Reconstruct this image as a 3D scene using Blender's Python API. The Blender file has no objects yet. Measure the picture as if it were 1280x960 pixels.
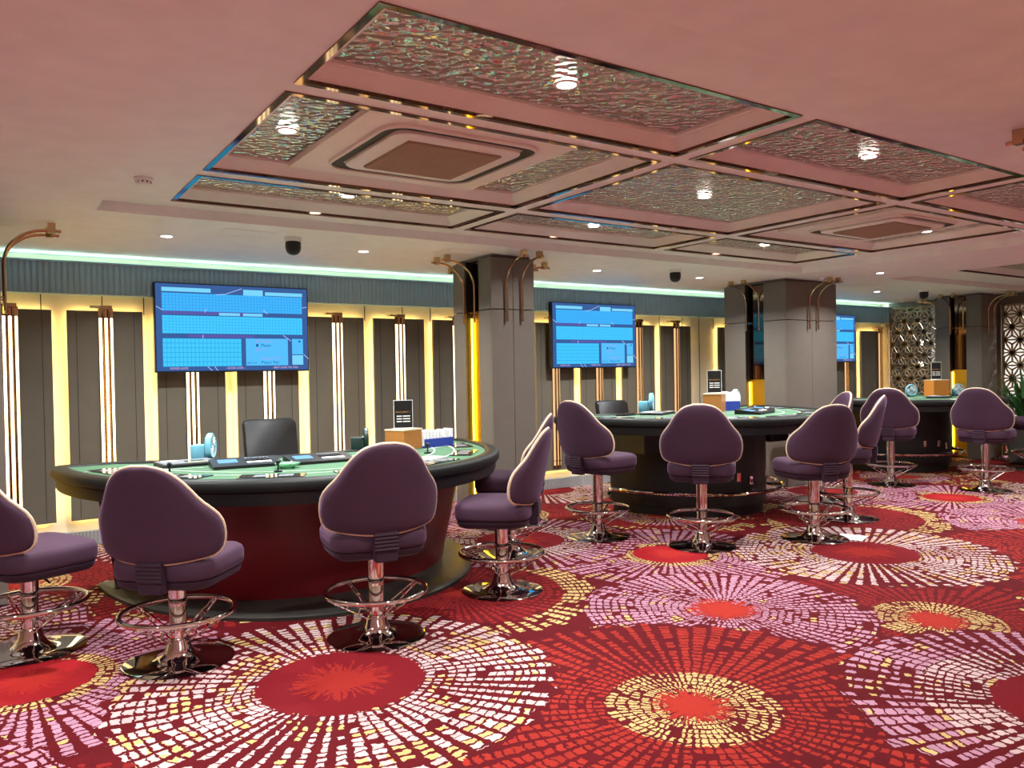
import bpy, bmesh, math, random
import numpy as np
from mathutils import Vector, Matrix
random.seed(7)
PI = math.pi
R = math.radians
S = bpy.context.scene
COL = S.collection

# ------------------------------------------------------------------ camera
HC = 1.5
FPX, PITCH, ROLL, YAW = 985.07, R(-0.8424), R(-0.9891), R(34.0014)
fwd = Vector((math.sin(YAW)*math.cos(PITCH), math.cos(YAW)*math.cos(PITCH), math.sin(PITCH)))
rt0 = Vector((math.cos(YAW), -math.sin(YAW), 0))
up0 = rt0.cross(fwd)
rt = rt0*math.cos(ROLL) + up0*math.sin(ROLL)
up = up0*math.cos(ROLL) - rt0*math.sin(ROLL)
cam_d = bpy.data.cameras.new('camera')
cam_d.sensor_width = 36.0
cam_d.sensor_fit = 'HORIZONTAL'
cam_d.lens = FPX/1280*36
cam_d.clip_start = 0.05
cam = bpy.data.objects.new('camera', cam_d)
COL.objects.link(cam)
M = Matrix((rt, up, -fwd)).transposed().to_4x4()
M.translation = Vector((0, 0, HC))
cam.matrix_world = M
S.camera = cam

# ------------------------------------------------------------------ world, view
W = bpy.data.worlds.new('world')
S.world = W
W.use_nodes = True
W.node_tree.nodes['Background'].inputs[0].default_value = (0.5, 0.45, 0.42, 1)
W.node_tree.nodes['Background'].inputs[1].default_value = 0.02
S.view_settings.view_transform = 'Standard'
S.view_settings.look = 'None'
S.view_settings.gamma = 1.0
S.view_settings.exposure = 1.27
S.view_settings.use_curve_mapping = False
DOWN_W = 17.0        # each ceiling downlight, watts
LED_WARM = 4.6       # wall led strips
LED_COVE = 6.8
TV_GAIN = 0.46

# ------------------------------------------------------------------ material helpers
def lin(c):
    return tuple((v/255/12.92 if v/255 <= .04045 else ((v/255+.055)/1.055)**2.4) for v in c[:3]) + (1,)

MATS = {}
def mat(name, col, rough=.5, metal=0., bump=None, spec=.5, sheen=0., emit=None, estr=0., trans=0., alpha=1., ior=1.45):
    if name in MATS: return MATS[name]
    m = bpy.data.materials.new(name); m.use_nodes = True
    nt = m.node_tree; b = nt.nodes['Principled BSDF']
    b.inputs['Base Color'].default_value = lin(col)
    b.inputs['Roughness'].default_value = rough
    b.inputs['Metallic'].default_value = metal
    b.inputs['Specular IOR Level'].default_value = spec
    b.inputs['IOR'].default_value = ior
    if sheen:
        b.inputs['Sheen Weight'].default_value = sheen
        b.inputs['Sheen Roughness'].default_value = .4
        b.inputs['Sheen Tint'].default_value = lin((205, 165, 205))
    if trans: b.inputs['Transmission Weight'].default_value = trans
    if emit is not None:
        b.inputs['Emission Color'].default_value = lin(emit)
        b.inputs['Emission Strength'].default_value = estr
    # small natural variation in colour, so that nothing is one flat tone
    tc = nt.nodes.new('ShaderNodeTexCoord')
    n = nt.nodes.new('ShaderNodeTexNoise'); n.inputs['Scale'].default_value = 6; n.inputs['Detail'].default_value = 3
    nt.links.new(tc.outputs['Object'], n.inputs['Vector'])
    mx = nt.nodes.new('ShaderNodeMix'); mx.data_type = 'RGBA'
    c = lin(col)
    mx.inputs[6].default_value = tuple(v*.9 for v in c[:3]) + (1,)
    mx.inputs[7].default_value = tuple(min(1, v*1.08) for v in c[:3]) + (1,)
    nt.links.new(n.outputs['Fac'], mx.inputs[0]); nt.links.new(mx.outputs[2], b.inputs['Base Color'])
    if bump:
        kind, scale, strength, dist = bump
        if kind == 'noise':
            t = nt.nodes.new('ShaderNodeTexNoise'); t.inputs['Scale'].default_value = scale; t.inputs['Detail'].default_value = 2; o = t.outputs['Fac']
        else:
            t = nt.nodes.new('ShaderNodeTexVoronoi'); t.feature = 'SMOOTH_F1'; t.inputs['Scale'].default_value = scale; t.inputs['Smoothness'].default_value = .6; o = t.outputs['Distance']
        nt.links.new(tc.outputs['Object'], t.inputs['Vector'])
        bp = nt.nodes.new('ShaderNodeBump'); bp.inputs['Strength'].default_value = strength; bp.inputs['Distance'].default_value = dist
        nt.links.new(o, bp.inputs['Height']); nt.links.new(bp.outputs['Normal'], b.inputs['Normal'])
    MATS[name] = m
    return m

def emis(name, col, strength):
    if name in MATS: return MATS[name]
    m = bpy.data.materials.new(name); m.use_nodes = True
    nt = m.node_tree; nt.nodes.clear()
    e = nt.nodes.new('ShaderNodeEmission'); e.inputs[0].default_value = lin(col); e.inputs[1].default_value = strength
    o = nt.nodes.new('ShaderNodeOutputMaterial'); nt.links.new(e.outputs[0], o.inputs[0])
    MATS[name] = m
    return m

m_ceil = mat('ceiling_paint', (242, 238, 238), .6)
m_mould = mat('moulding_paint', (238, 228, 222), .45)
m_bronze = mat('bronze_mirror', (120, 92, 76), .06, 1.0)
m_hammer = mat('hammered_steel', (204, 207, 199), .09, 1.0, bump=('voronoi', 25, 1.0, .034))
m_cream = mat('cream_wall', (238, 226, 202), .6)
m_panel = mat('taupe_panel', (106, 102, 90), .38, bump=('noise', 120, .05, .002))
m_seam = mat('dark_seam', (40, 34, 30), .6)
m_flute = mat('fluted_grey', (154, 190, 214), .45)
m_skirt = mat('skirting_metal', (176, 180, 182), .35, .4)
m_tan = mat('pillar_laminate', (112, 104, 95), .42, bump=('noise', 200, .04, .001))
m_gold = mat('gold_mirror', (240, 190, 62), .34, 1.0)
m_brass = mat('brass_tube', (200, 170, 130), .2, 1.0)
m_chrome = mat('chrome', (225, 220, 218), .05, 1.0)
m_velvet = mat('purple_velvet', (66, 43, 60), .75, sheen=.2, spec=.25, bump=('noise', 300, .1, .001))
m_velvet_d = mat('purple_velvet_dark', (52, 33, 46), .75, sheen=.12, spec=.25)
m_pipe = mat('tan_piping', (206, 184, 156), .45)
m_black = mat('black_plastic', (22, 22, 24), .4)
m_blackl = mat('black_leather', (18, 18, 20), .45, bump=('noise', 150, .1, .002))
m_apron = mat('charcoal_vinyl', (22, 24, 23), .5, bump=('noise', 180, .1, .002))
m_rim = mat('olive_black_vinyl', (24, 26, 24), .5, spec=.3)
m_redbody = mat('oxblood_leather', (94, 10, 18), .35, bump=('noise', 90, .08, .003))
m_basegrey = mat('base_plate_grey', (46, 44, 40), .45)
m_felt = mat('green_felt', (70, 110, 80), .85, bump=('noise', 400, .15, .001))
m_glassdark = mat('dark_glass', (34, 38, 42), .06, spec=.8)
m_white = mat('white_plastic', (235, 235, 232), .4)
m_paper = mat('white_paper', (240, 240, 238), .7)
m_grey = mat('grey_plastic', (120, 126, 132), .4)
m_bluefan = mat('pale_blue_plastic', (120, 196, 222), .35)
m_teal = mat('dark_teal_plastic', (30, 52, 50), .4)
m_wood = mat('varnished_wood', (176, 116, 58), .4, bump=('noise', 40, .1, .002))
m_blue = mat('blue_card', (40, 62, 150), .5)
m_gold_l = mat('gold_print', (196, 140, 70), .5)
m_leaf = mat('plant_leaf', (46, 96, 40), .5)
m_soil = mat('soil', (50, 38, 28), .9)
m_pot = mat('planter_grey', (90, 86, 80), .6)
m_lattice = mat('lattice_bronze', (176, 158, 128), .35, .4)
m_glass = mat('clear_glass', (230, 245, 240), .05, trans=.9, ior=1.3)
m_green = mat('green_glass', (170, 225, 190), .1, trans=.6, ior=1.3)
m_rearwall = mat('rear_wall_paint', (226, 214, 200), .6)
m_orange = mat('orange_vinyl', (178, 72, 40), .5)
e_lens = emis('downlight_lens', (255, 244, 232), 14)
e_warm = emis('led_warm', (255, 218, 132), LED_WARM*2.5)
e_pole = emis('led_pole', (255, 240, 190), 2.2)
e_pole2 = emis('led_pole_dim', (255, 206, 150), .42)
e_niche = emis('led_niche', (255, 206, 60), 7)
e_cove = emis('led_cove', (206, 255, 232), LED_COVE)

# ------------------------------------------------------------------ mesh builder
class MB:
    def __init__(s): s.bm = bmesh.new()
    def box(s, x0, x1, y0, y1, z0, z1, bev=0., seg=1, mi=0):
        mtx = Matrix.Translation(((x0+x1)/2, (y0+y1)/2, (z0+z1)/2)) @ Matrix.Diagonal((abs(x1-x0), abs(y1-y0), abs(z1-z0), 1))
        g = bmesh.ops.create_cube(s.bm, size=1, matrix=mtx)
        if bev:
            ed = list({e for v in g['verts'] for e in v.link_edges})
            bmesh.ops.bevel(s.bm, geom=ed, offset=bev, segments=seg, affect='EDGES', profile=.5)
        return s
    def quad(s, pts):
        s.bm.faces.new([s.bm.verts.new(p) for p in pts]); return s
    def grid(s, rows, close_u=False, close_v=False, cap=False):
        """rows: list of lists of points"""
        V = [[s.bm.verts.new(p) for p in r] for r in rows]
        n, m = len(V), len(V[0])
        for i in range(n if close_v else n-1):
            for j in range(m if close_u else m-1):
                a, b, c, d = V[i][j], V[i][(j+1) % m], V[(i+1) % n][(j+1) % m], V[(i+1) % n][j]
                try: s.bm.faces.new((a, b, c, d))
                except ValueError: pass
        if cap:
            s.bm.faces.new(list(reversed(V[0]))); s.bm.faces.new(V[-1])
        return s
    def tube(s, path, r, seg=8, closed=False, cap=True):
        P = [Vector(p) for p in path]; n = len(P); rows = []
        prev = None
        for i in range(n):
            if closed: t = P[(i+1) % n]-P[i-1]
            else: t = P[min(i+1, n-1)]-P[max(i-1, 0)]
            t.normalize()
            if prev is None:
                a = Vector((0, 0, 1)) if abs(t.z) < .9 else Vector((1, 0, 0))
                u = t.cross(a).normalized()
            else:
                u = (prev - t*prev.dot(t)).normalized()
            prev = u; v = t.cross(u)
            rr = r[i] if isinstance(r, (list, tuple)) else r
            rows.append([P[i]+(u*math.cos(2*PI*k/seg)+v*math.sin(2*PI*k/seg))*rr for k in range(seg)])
        s.grid(rows, close_u=True, close_v=closed, cap=cap and not closed)
        return s
    def lathe(s, prof, seg=32, cx=0, cy=0, cap=True):
        rows = [[(cx+r*math.cos(2*PI*k/seg), cy+r*math.sin(2*PI*k/seg), z) for k in range(seg)] for r, z in prof]
        s.grid(rows, close_u=True, cap=cap); return s
    def prism(s, outline, z0, z1):
        a = [s.bm.verts.new((x, y, z0)) for x, y in outline]; b = [s.bm.verts.new((x, y, z1)) for x, y in outline]
        n = len(a)
        for i in range(n): s.bm.faces.new((a[i], a[(i+1) % n], b[(i+1) % n], b[i]))
        s.bm.faces.new(list(reversed(a))); s.bm.faces.new(b); return s
    def sweep(s, outline, prof, cap_top=False, cap_bot=False):
        """outline: CCW list of (x,y); prof: list of (offset outwards, z)"""
        n = len(outline); N = []
        for i in range(n):
            a, b = outline[i-1], outline[(i+1) % n]
            tx, ty = b[0]-a[0], b[1]-a[1]; L = math.hypot(tx, ty) or 1
            N.append((ty/L, -tx/L))
        rows = [[(outline[i][0]+N[i][0]*o, outline[i][1]+N[i][1]*o, z) for i in range(n)] for o, z in prof]
        V = [[s.bm.verts.new(p) for p in r] for r in rows]
        for i in range(len(V)-1):
            for j in range(n):
                s.bm.faces.new((V[i][j], V[i][(j+1) % n], V[i+1][(j+1) % n], V[i+1][j]))
        if cap_bot: s.bm.faces.new(list(reversed(V[0])))
        if cap_top: s.bm.faces.new(V[-1])
        return s
    def xf(s, mtx): s.bm.transform(mtx); return s
    def mesh(s, name, smooth=True, angle=35):
        bmesh.ops.recalc_face_normals(s.bm, faces=s.bm.faces)
        me = bpy.data.meshes.new(name); s.bm.to_mesh(me); s.bm.free()
        if smooth:
            me.shade_smooth(); me.set_sharp_from_angle(angle=R(angle))
        return me
    def build(s, name, m, parent=None, smooth=True, angle=35):
        return link(name, s.mesh(name, smooth, angle), m, parent)

def link(name, me, m=None, parent=None):
    if m is not None and len(me.materials) == 0: me.materials.append(m)
    o = bpy.data.objects.new(name, me); COL.objects.link(o)
    if parent is not None: o.parent = parent
    return o
def tag(o, label=None, cat=None, group=None, kind=None):
    if label: o['label'] = label
    if cat: o['category'] = cat
    if group: o['group'] = group
    if kind: o['kind'] = kind
    return o
def empty(name, loc=(0, 0, 0), rz=0):
    o = bpy.data.objects.new(name, None); o.empty_display_size = .1; COL.objects.link(o)
    o.location = loc; o.rotation_euler = (0, 0, rz); return o
def B(name, m, parent, *a, **k):
    return MB().box(*a, **k).build(name, m, parent, smooth=False)
def copy_part(src, parent, loc=None):
    c = src.copy(); COL.objects.link(c); c.parent = parent
    if loc is not None: c.location = loc
    return c
def text_mesh(body, size, align='LEFT'):
    cu = bpy.data.curves.new('t', 'FONT'); cu.body = body; cu.size = size; cu.align_x = align; cu.resolution_u = 2
    o = bpy.data.objects.new('t', cu); COL.objects.link(o)
    me = bpy.data.meshes.new_from_object(o)
    bpy.data.objects.remove(o); bpy.data.curves.remove(cu)
    return me

# ------------------------------------------------------------------ node expression helper
class NX:
    def __init__(s, nt): s.nt = nt
    def m(s, op, a, b=None, c=None):
        n = s.nt.nodes.new('ShaderNodeMath'); n.operation = op
        for i, v in enumerate((a, b, c)):
            if v is None: continue
            if isinstance(v, (int, float)): n.inputs[i].default_value = v
            else: s.nt.links.new(v, n.inputs[i])
        return n.outputs[0]
    def v(s, op, a, b=None, sc=None):
        n = s.nt.nodes.new('ShaderNodeVectorMath'); n.operation = op
        for i, x in enumerate((a, b)):
            if x is None: continue
            if isinstance(x, tuple): n.inputs[i].default_value = x
            else: s.nt.links.new(x, n.inputs[i])
        if sc is not None: n.inputs[3].default_value = sc
        return n.outputs['Value'] if op in ('LENGTH', 'DOT_PRODUCT') else n.outputs[0]
    def mix(s, f, a, b):
        n = s.nt.nodes.new('ShaderNodeMix'); n.data_type = 'RGBA'
        for i, x in ((0, f), (6, a), (7, b)):
            if isinstance(x, (int, float, tuple)): n.inputs[i].default_value = x
            else: s.nt.links.new(x, n.inputs[i])
        return n.outputs[2]
    def comb(s, x, y, z):
        n = s.nt.nodes.new('ShaderNodeCombineXYZ')
        for i, q in enumerate((x, y, z)):
            if isinstance(q, (int, float)): n.inputs[i].default_value = q
            else: s.nt.links.new(q, n.inputs[i])
        return n.outputs[0]
    def sep(s, v):
        n = s.nt.nodes.new('ShaderNodeSeparateXYZ'); s.nt.links.new(v, n.inputs[0]); return n.outputs
    def noise(s, vec, scale, detail=1.):
        n = s.nt.nodes.new('ShaderNodeTexNoise'); n.inputs['Scale'].default_value = scale; n.inputs['Detail'].default_value = detail
        s.nt.links.new(vec, n.inputs['Vector']); return n.outputs
    def wn(s, vec):
        n = s.nt.nodes.new('ShaderNodeTexWhiteNoise'); n.noise_dimensions = '3D'; s.nt.links.new(vec, n.inputs['Vector']); return n.outputs['Value']
    def attr(s, name, o):
        n = s.nt.nodes.new('ShaderNodeAttribute'); n.attribute_name = name; return n.outputs[o]

# ================================================================== ROOM
X0, X1, Y0, Y1 = -5.0, 13.6, -4.5, 8.13
ZL, ZT = 2.62, 2.69          # low ceiling, raised tray

# ---- carpet: medallions repeat every 4.45 x 4.40 m; each floor strip knows its medallion
TX, TY = 4.45, 4.40
BG = (104, 12, 22)
RED, ORA, PINK, CRM, YEL, DISC = (126, 27, 26), (144, 38, 29), (168, 124, 143), (186, 162, 160), (188, 162, 106), (100, 12, 20)
# centre, (disc r, ring1 r, outer R, core r), disc colour, ring1 colour, ring2 colour, yellow share
MED = [
 ((0.18, 2.45), (.17, .37, 1.05, .17), ORA, YEL, RED, .0),
 ((2.66, 4.68), (.13, .74, .98, .10), RED, RED, YEL, .0),
 ((1.40, 5.85), (.20, .55, 1.00, .20), ORA, PINK, RED, .3),
 ((0.17, 4.60), (.30, .40, 1.02, .18), (150, 22, 28), YEL, PINK, .15),
 ((3.81, 3.33), (.21, .60, .90, .21), ORA, PINK, PINK, .10),
 ((2.60, 2.46), (.16, .385, 1.14, .16), ORA, YEL, ORA, .0),
 ((3.97, 5.80), (.40, .70, 1.05, .24), DISC, CRM, PINK, .16),
 ((1.44, 3.68), (.405, .62, 1.06, .24), DISC, CRM, CRM, .22),
]
def build_floor():
    ys = np.concatenate([np.arange(Y0, 1.0, .1), np.arange(1.0, Y1+.012, .012)])
    dx = .008
    xs = np.arange(X0, 15.6, dx)+dx/2
    yc = (ys[:-1]+ys[1:])/2
    best = np.full((len(yc), len(xs)), -1, np.int16)
    ci = np.zeros((len(yc), len(xs)), np.int8); cj = np.zeros_like(ci)
    for k, (c, rr, *_r) in enumerate(MED):
        Rk = rr[2]
        u = xs-c[0]; iu = np.round(u/TX); du = u-iu*TX
        v = yc-c[1]; iv = np.round(v/TY); dv = v-iv*TY
        ang = np.arctan2(dv[:, None], du[None, :])
        jag = 1+.02*np.sin(ang*23+k)+.015*np.sin(ang*41+2*k)
        inside = du[None, :]**2+dv[:, None]**2 < (Rk*jag)**2
        best[inside] = k
        ci[inside] = np.broadcast_to(iu[None, :], inside.shape)[inside]
        cj[inside] = np.broadcast_to(iv[:, None], inside.shape)[inside]
    verts, faces, fa = [], [], []
    for r in range(len(yc)):
        key = best[r].astype(np.int32)*10000+ci[r].astype(np.int32)*100+cj[r]
        br = np.concatenate([[0], np.nonzero(np.diff(key))[0]+1, [len(xs)]])
        for a, b in zip(br[:-1], br[1:]):
            i = len(verts)
            xa, xb = X0+a*dx, X0+b*dx
            verts += [(xa, ys[r], 0), (xb, ys[r], 0), (xb, ys[r+1], 0), (xa, ys[r+1], 0)]
            faces.append((i, i+1, i+2, i+3)); fa.append((best[r, a], ci[r, a], cj[r, a]))
    me = bpy.data.meshes.new('floor')
    me.from_pydata(verts, [], faces)
    n = len(faces)
    med = np.zeros((n, 3), np.float32); rad = np.zeros((n, 3), np.float32); aux = np.zeros((n, 3), np.float32)
    cs = [np.ones((n, 4), np.float32) for _ in range(3)]
    for f, (k, i, j) in enumerate(fa):
        if k < 0: continue
        c, rr, *cols, ye = MED[k]
        med[f] = (c[0]+i*TX, c[1]+j*TY, k); rad[f] = rr[:3]; aux[f] = (rr[3], ye, .05 if rr[0] > .25 else .6)
        for q in range(3): cs[q][f] = lin(cols[q])
    for nm, d in (('med', med), ('rad', rad), ('aux', aux)):
        me.attributes.new(nm, 'FLOAT_VECTOR', 'FACE').data.foreach_set('vector', d.ravel())
    for nm, d in zip(('ca', 'cb', 'cc'), cs):
        me.attributes.new(nm, 'FLOAT_COLOR', 'FACE').data.foreach_set('color', d.ravel())
    m = bpy.data.materials.new('medallion_carpet'); m.use_nodes = True
    nt = m.node_tree; b = nt.nodes['Principled BSDF']; x = NX(nt)
    tc = nt.nodes.new('ShaderNodeTexCoord').outputs['Object']
    w = x.v('SCALE', x.v('SUBTRACT', x.noise(tc, 30, 3)['Color'], (.5, .5, .5)), sc=.042)
    pos = x.v('ADD', tc, w)
    c3 = x.sep(x.attr('med', 'Vector')); r3 = x.sep(x.attr('rad', 'Vector')); a3 = x.sep(x.attr('aux', 'Vector'))
    p3 = x.sep(pos)
    dx_ = x.m('SUBTRACT', p3[0], c3[0]); dy_ = x.m('SUBTRACT', p3[1], c3[1])
    r = x.m('SQRT', x.m('ADD', x.m('MULTIPLY', dx_, dx_), x.m('MULTIPLY', dy_, dy_)))
    th = x.m('DIVIDE', x.m('ARCTAN2', dy_, dx_), 2*PI)
    NA = 66
    a = x.m('ADD', x.m('MULTIPLY', th, NA), 100)
    ai = x.m('FLOOR', a); af = x.m('MULTIPLY', x.m('ABSOLUTE', x.m('SUBTRACT', x.m('FRACT', a), .5)), 2)
    # broad sectors with wide or thin dark rays
    sect = x.noise(x.comb(x.m('COSINE', x.m('MULTIPLY', th, 2*PI)), x.m('SINE', x.m('MULTIPLY', th, 2*PI)), c3[2]), 2.1, 0)['Fac']
    wa = x.m('ADD', x.m('MULTIPLY', sect, .70), .30)
    ra = x.wn(x.comb(ai, c3[0], c3[1]))
    wa = x.m('SUBTRACT', wa, x.m('MULTIPLY', ra, .14))
    q = x.m('ADD', x.m('DIVIDE', r, .046), x.m('MULTIPLY', x.noise(tc, 3.2, 0)['Fac'], 1.8))
    qi = x.m('FLOOR', q); qf = x.m('MULTIPLY', x.m('ABSOLUTE', x.m('SUBTRACT', x.m('FRACT', q), .5)), 2)
    rb = x.wn(x.comb(ai, qi, c3[2]))
    rb2 = x.wn(x.comb(x.m('FLOOR', x.m('DIVIDE', a, 2)), x.m('ADD', qi, 31.5), c3[2]))
    wq = x.m('ADD', .60, x.m('MULTIPLY', rb2, .30))
    ang_ok = x.m('LESS_THAN', af, wa); ring_ok = x.m('LESS_THAN', qf, wq)
    keep = x.m('GREATER_THAN', rb, .07)
    blk = x.m('MULTIPLY', x.m('MULTIPLY', ang_ok, ring_ok), keep)
    edge = x.m('LESS_THAN', r, x.m('MULTIPLY', r3[2], x.m('ADD', .95, x.m('MULTIPLY', ra, .07))))
    blk = x.m('MULTIPLY', blk, edge)
    # colours
    in1 = x.m('LESS_THAN', r, r3[1])
    ringc = x.mix(in1, x.attr('cc', 'Color'), x.attr('cb', 'Color'))
    yn = x.noise(tc, 4.5, 2)['Fac']
    ysel = x.m('MULTIPLY', x.m('GREATER_THAN', x.m('ADD', x.m('MULTIPLY', a3[1], 1.0), x.m('SUBTRACT', yn, .5)), x.m('ADD', .12, x.m('MULTIPLY', rb2, .52))), x.m('GREATER_THAN', a3[1], .01))
    ringc = x.mix(ysel, ringc, lin(YEL))
    tone = x.m('ADD', .86, x.m('MULTIPLY', rb, .2))
    ringc = x.mix(1.0, ringc, ringc)
    sc = nt.nodes.new('ShaderNodeVectorMath'); sc.operation = 'SCALE'; nt.links.new(ringc, sc.inputs[0]); nt.links.new(tone, sc.inputs[3])
    bgc = x.mix(x.m('MULTIPLY', x.noise(tc, 9, 3)['Fac'], .8), lin((70, 7, 14)), lin((96, 11, 19)))
    colr = x.mix(blk, bgc, sc.outputs[0])
    # disc and spiky core
    spike = x.wn(x.comb(x.m('FLOOR', x.m('MULTIPLY', th, 150)), c3[0], 3.3))
    ind = x.m('LESS_THAN', r, x.m('MULTIPLY', r3[0], x.m('ADD', x.m('SUBTRACT', 1.0, x.m('MULTIPLY', a3[2], .55)), x.m('MULTIPLY', x.m('MULTIPLY', a3[2], spike), .95))))
    core_r = x.m('MULTIPLY', a3[0], x.m('ADD', .45, x.m('MULTIPLY', spike, .65)))
    core = x.m('LESS_THAN', r, core_r)
    discc = x.mix(core, x.mix(.35, x.attr('ca', 'Color'), lin(BG)), x.mix(.5, x.attr('ca', 'Color'), lin((152, 40, 27))))
    colr = x.mix(ind, colr, discc)
    colr = x.mix(x.m('GREATER_THAN', r3[2], .01), bgc, colr)
    nt.links.new(colr, b.inputs['Base Color'])
    b.inputs['Roughness'].default_value = .92
    b.inputs['Specular IOR Level'].default_value = .12
    bp = nt.nodes.new('ShaderNodeBump'); bp.inputs['Strength'].default_value = .35; bp.inputs['Distance'].default_value = .004
    nt.links.new(x.noise(tc, 260, 2)['Fac'], bp.inputs['Height']); nt.links.new(bp.outputs['Normal'], b.inputs['Normal'])
    me.materials.append(m)
    o = bpy.data.objects.new('floor', me); COL.objects.link(o)
    tag(o, 'red carpet with pink, cream and yellow starburst medallions', 'carpet', kind='structure')
build_floor()

# ---- ceiling with two raised trays
def sheet(mb, x0, x1, y0, y1, holes, z):
    xs = sorted({x0, x1, *[h[0] for h in holes], *[h[1] for h in holes]}); ys = sorted({y0, y1, *[h[2] for h in holes], *[h[3] for h in holes]})
    for xa, xb in zip(xs[:-1], xs[1:]):
        for ya, yb in zip(ys[:-1], ys[1:]):
            cx, cy = (xa+xb)/2, (ya+yb)/2
            if cx < x0 or cx > x1 or cy < y0 or cy > y1: continue
            if any(h[0] < cx < h[1] and h[2] < cy < h[3] for h in holes): continue
            mb.quad([(xa, ya, z), (xa, yb, z), (xb, yb, z), (xb, ya, z)])
def frame_wall(mb, h, z0, z1):
    x0, x1, y0, y1 = h
    for a, b in (((x0, y0), (x1, y0)), ((x1, y0), (x1, y1)), ((x1, y1), (x0, y1)), ((x0, y1), (x0, y0))):
        mb.quad([(*a, z0), (*b, z0), (*b, z1), (*a, z1)])
HS = 1.19
CX = [(.9106*HS, 2.7228*HS), (2.8194*HS, 4.6359*HS), (4.7530*HS, 6.4966*HS)]
CY = [(1.9507*HS, 2.6364*HS), (2.7342*HS, 3.9684*HS), (4.0856*HS, 4.7412*HS)]
TRAY1 = (.66, 8.15, 1.83, 5.86)
TRAY2 = (9.7, 13.3, 2.2, 5.68)
C2 = [(10.1, 12.9, 2.6, 3.5), (10.1, 12.9, 3.62, 5.1)]
coffers = [(CX[i][0], CX[i][1], CY[j][0], CY[j][1]) for j in range(3) for i in range(3)]
mb = MB()
sheet(mb, X0, 15.6, Y0, Y1, [TRAY1, TRAY2], ZL)
for tr in (TRAY1, TRAY2):
    frame_wall(mb, tr, ZL, ZT)
sheet(mb, *TRAY1, coffers, ZT)
sheet(mb, *TRAY2, C2, ZT)
ceil = mb.build('ceiling', m_ceil, smooth=False)
tag(ceil, 'off-white ceiling with a shallow raised tray', 'ceiling', kind='structure')

def rect_ring(mb, a, b, za, zb):
    """ring between rectangle a and rectangle b"""
    A = [(a[0], a[2]), (a[1], a[2]), (a[1], a[3]), (a[0], a[3])]; Bq = [(b[0], b[2]), (b[1], b[2]), (b[1], b[3]), (b[0], b[3])]
    for i in range(4):
        j = (i+1) % 4
        mb.quad([(*A[i], za), (*A[j], za), (*Bq[j], zb), (*Bq[i], zb)])
def inset(h, d): return (h[0]+d, h[1]-d, h[2]+d, h[3]-d)
CD = .085
def coffer(h, label):
    root = empty('ceiling_coffer', ((h[0]+h[1])/2, (h[2]+h[3])/2, ZT))
    tag(root, label, 'ceiling panel', 'hammered metal ceiling coffers')
    ox, oy = root.location.x, root.location.y
    q = (h[0]-ox, h[1]-ox, h[2]-oy, h[3]-oy)
    t = MB(); o2 = inset(q, -.004); i2 = inset(q, .026)
    rect_ring(t, o2, i2, -.006, -.006); rect_ring(t, o2, o2, -.006, .02); rect_ring(t, i2, i2, -.006, .012)
    t.build('bronze_trim', m_bronze, root, smooth=False)
    mo = MB(); prev = i2; pz = .012
    for d, z in ((.034, .02), (.085, .06), (.09, .066), (.105, .068), (.105, CD)):
        nx = inset(q, d); rect_ring(mo, prev, nx, pz, z); prev, pz = nx, z
    mo.build('moulding', m_mould, root, smooth=False)
    p = inset(q, .1)
    B('hammered_panel', m_hammer, root, p[0], p[1], p[2], p[3], CD-.003, CD+.006)
    return root
rown = ['nearest row', 'middle row', 'row nearest the screens']
coln = ['left', 'middle', 'right']
cw = {(0, 0): 'hammered metal ceiling coffer, nearest row, left end', (0, 1): 'hammered metal ceiling coffer, nearest row, middle', (0, 2): 'hammered metal ceiling coffer, nearest row, cut by the right frame edge',
      (1, 0): 'ceiling coffer holding the nearer air conditioner between hammered metal strips', (1, 1): 'square hammered metal ceiling coffer between the two air conditioners', (1, 2): 'ceiling coffer holding the farther air conditioner between hammered metal strips',
      (2, 0): 'narrow hammered metal coffer beside the screens, left end', (2, 1): 'narrow hammered metal coffer beside the screens, middle', (2, 2): 'narrow hammered metal coffer beside the screens, right end'}
for j in range(3):
    for i in range(3):
        coffer(coffers[j*3+i], cw[(j, i)])
coffer(C2[0], 'hammered metal coffer of the far right ceiling tray, nearer one')
coffer(C2[1], 'hammered metal coffer of the far right ceiling tray, nearer the pillar')

def rrect(hw, hh, r, seg=6):
    P = []
    for cx, cy, a0 in ((hw-r, -hh+r, -90), (hw-r, hh-r, 0), (-hw+r, hh-r, 90), (-hw+r, -hh+r, 180)):
        for k in range(seg+1):
            t = R(a0+90*k/seg); P.append((cx+r*math.cos(t), cy+r*math.sin(t)))
    return P
def aircon(cx, cy, label, hh):
    root = empty('air_conditioner', (cx, cy, ZT))
    tag(root, label, 'air conditioner', 'ceiling cassette air conditioners')
    B('mounting_board', m_mould, root, -.62, .62, -hh, hh, .05, CD-.004)
    t = MB(); o = rrect(.475, .475, .14)
    t.sweep(o, [(0, .05), (0, .036), (-.006, .030), (-.014, .030), (-.016, .048), (-.09, .048)])
    t.build('outer_frame', m_mould, root)
    t = MB(); t.sweep(o, [(-.0145, .040), (-.085, .045), (-.085, .049), (-.0145, .049), (-.0145, .040)]); t.build('air_slot', m_seam, root)
    t = MB(); t.sweep(rrect(.392, .392, .10), [(0, .046), (0, .03), (-.01, .024)], cap_top=True); t.build('face_panel', m_mould, root)
    g = MB(); g.box(-.29, .29, -.29, .29, .016, .026)
    grille = g.build('intake_grille', mat('grille_taupe', (160, 140, 120), .7), root, smooth=False)
    s = MB()
    for k in range(28):
        y = -.28+k*.0207
        s.box(-.285, .285, y, y+.006, .010, .018)
    tag(s.build('grille_slats', mat('grille_slat', (190, 168, 148), .6), grille, smooth=False), kind='stuff')
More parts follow.
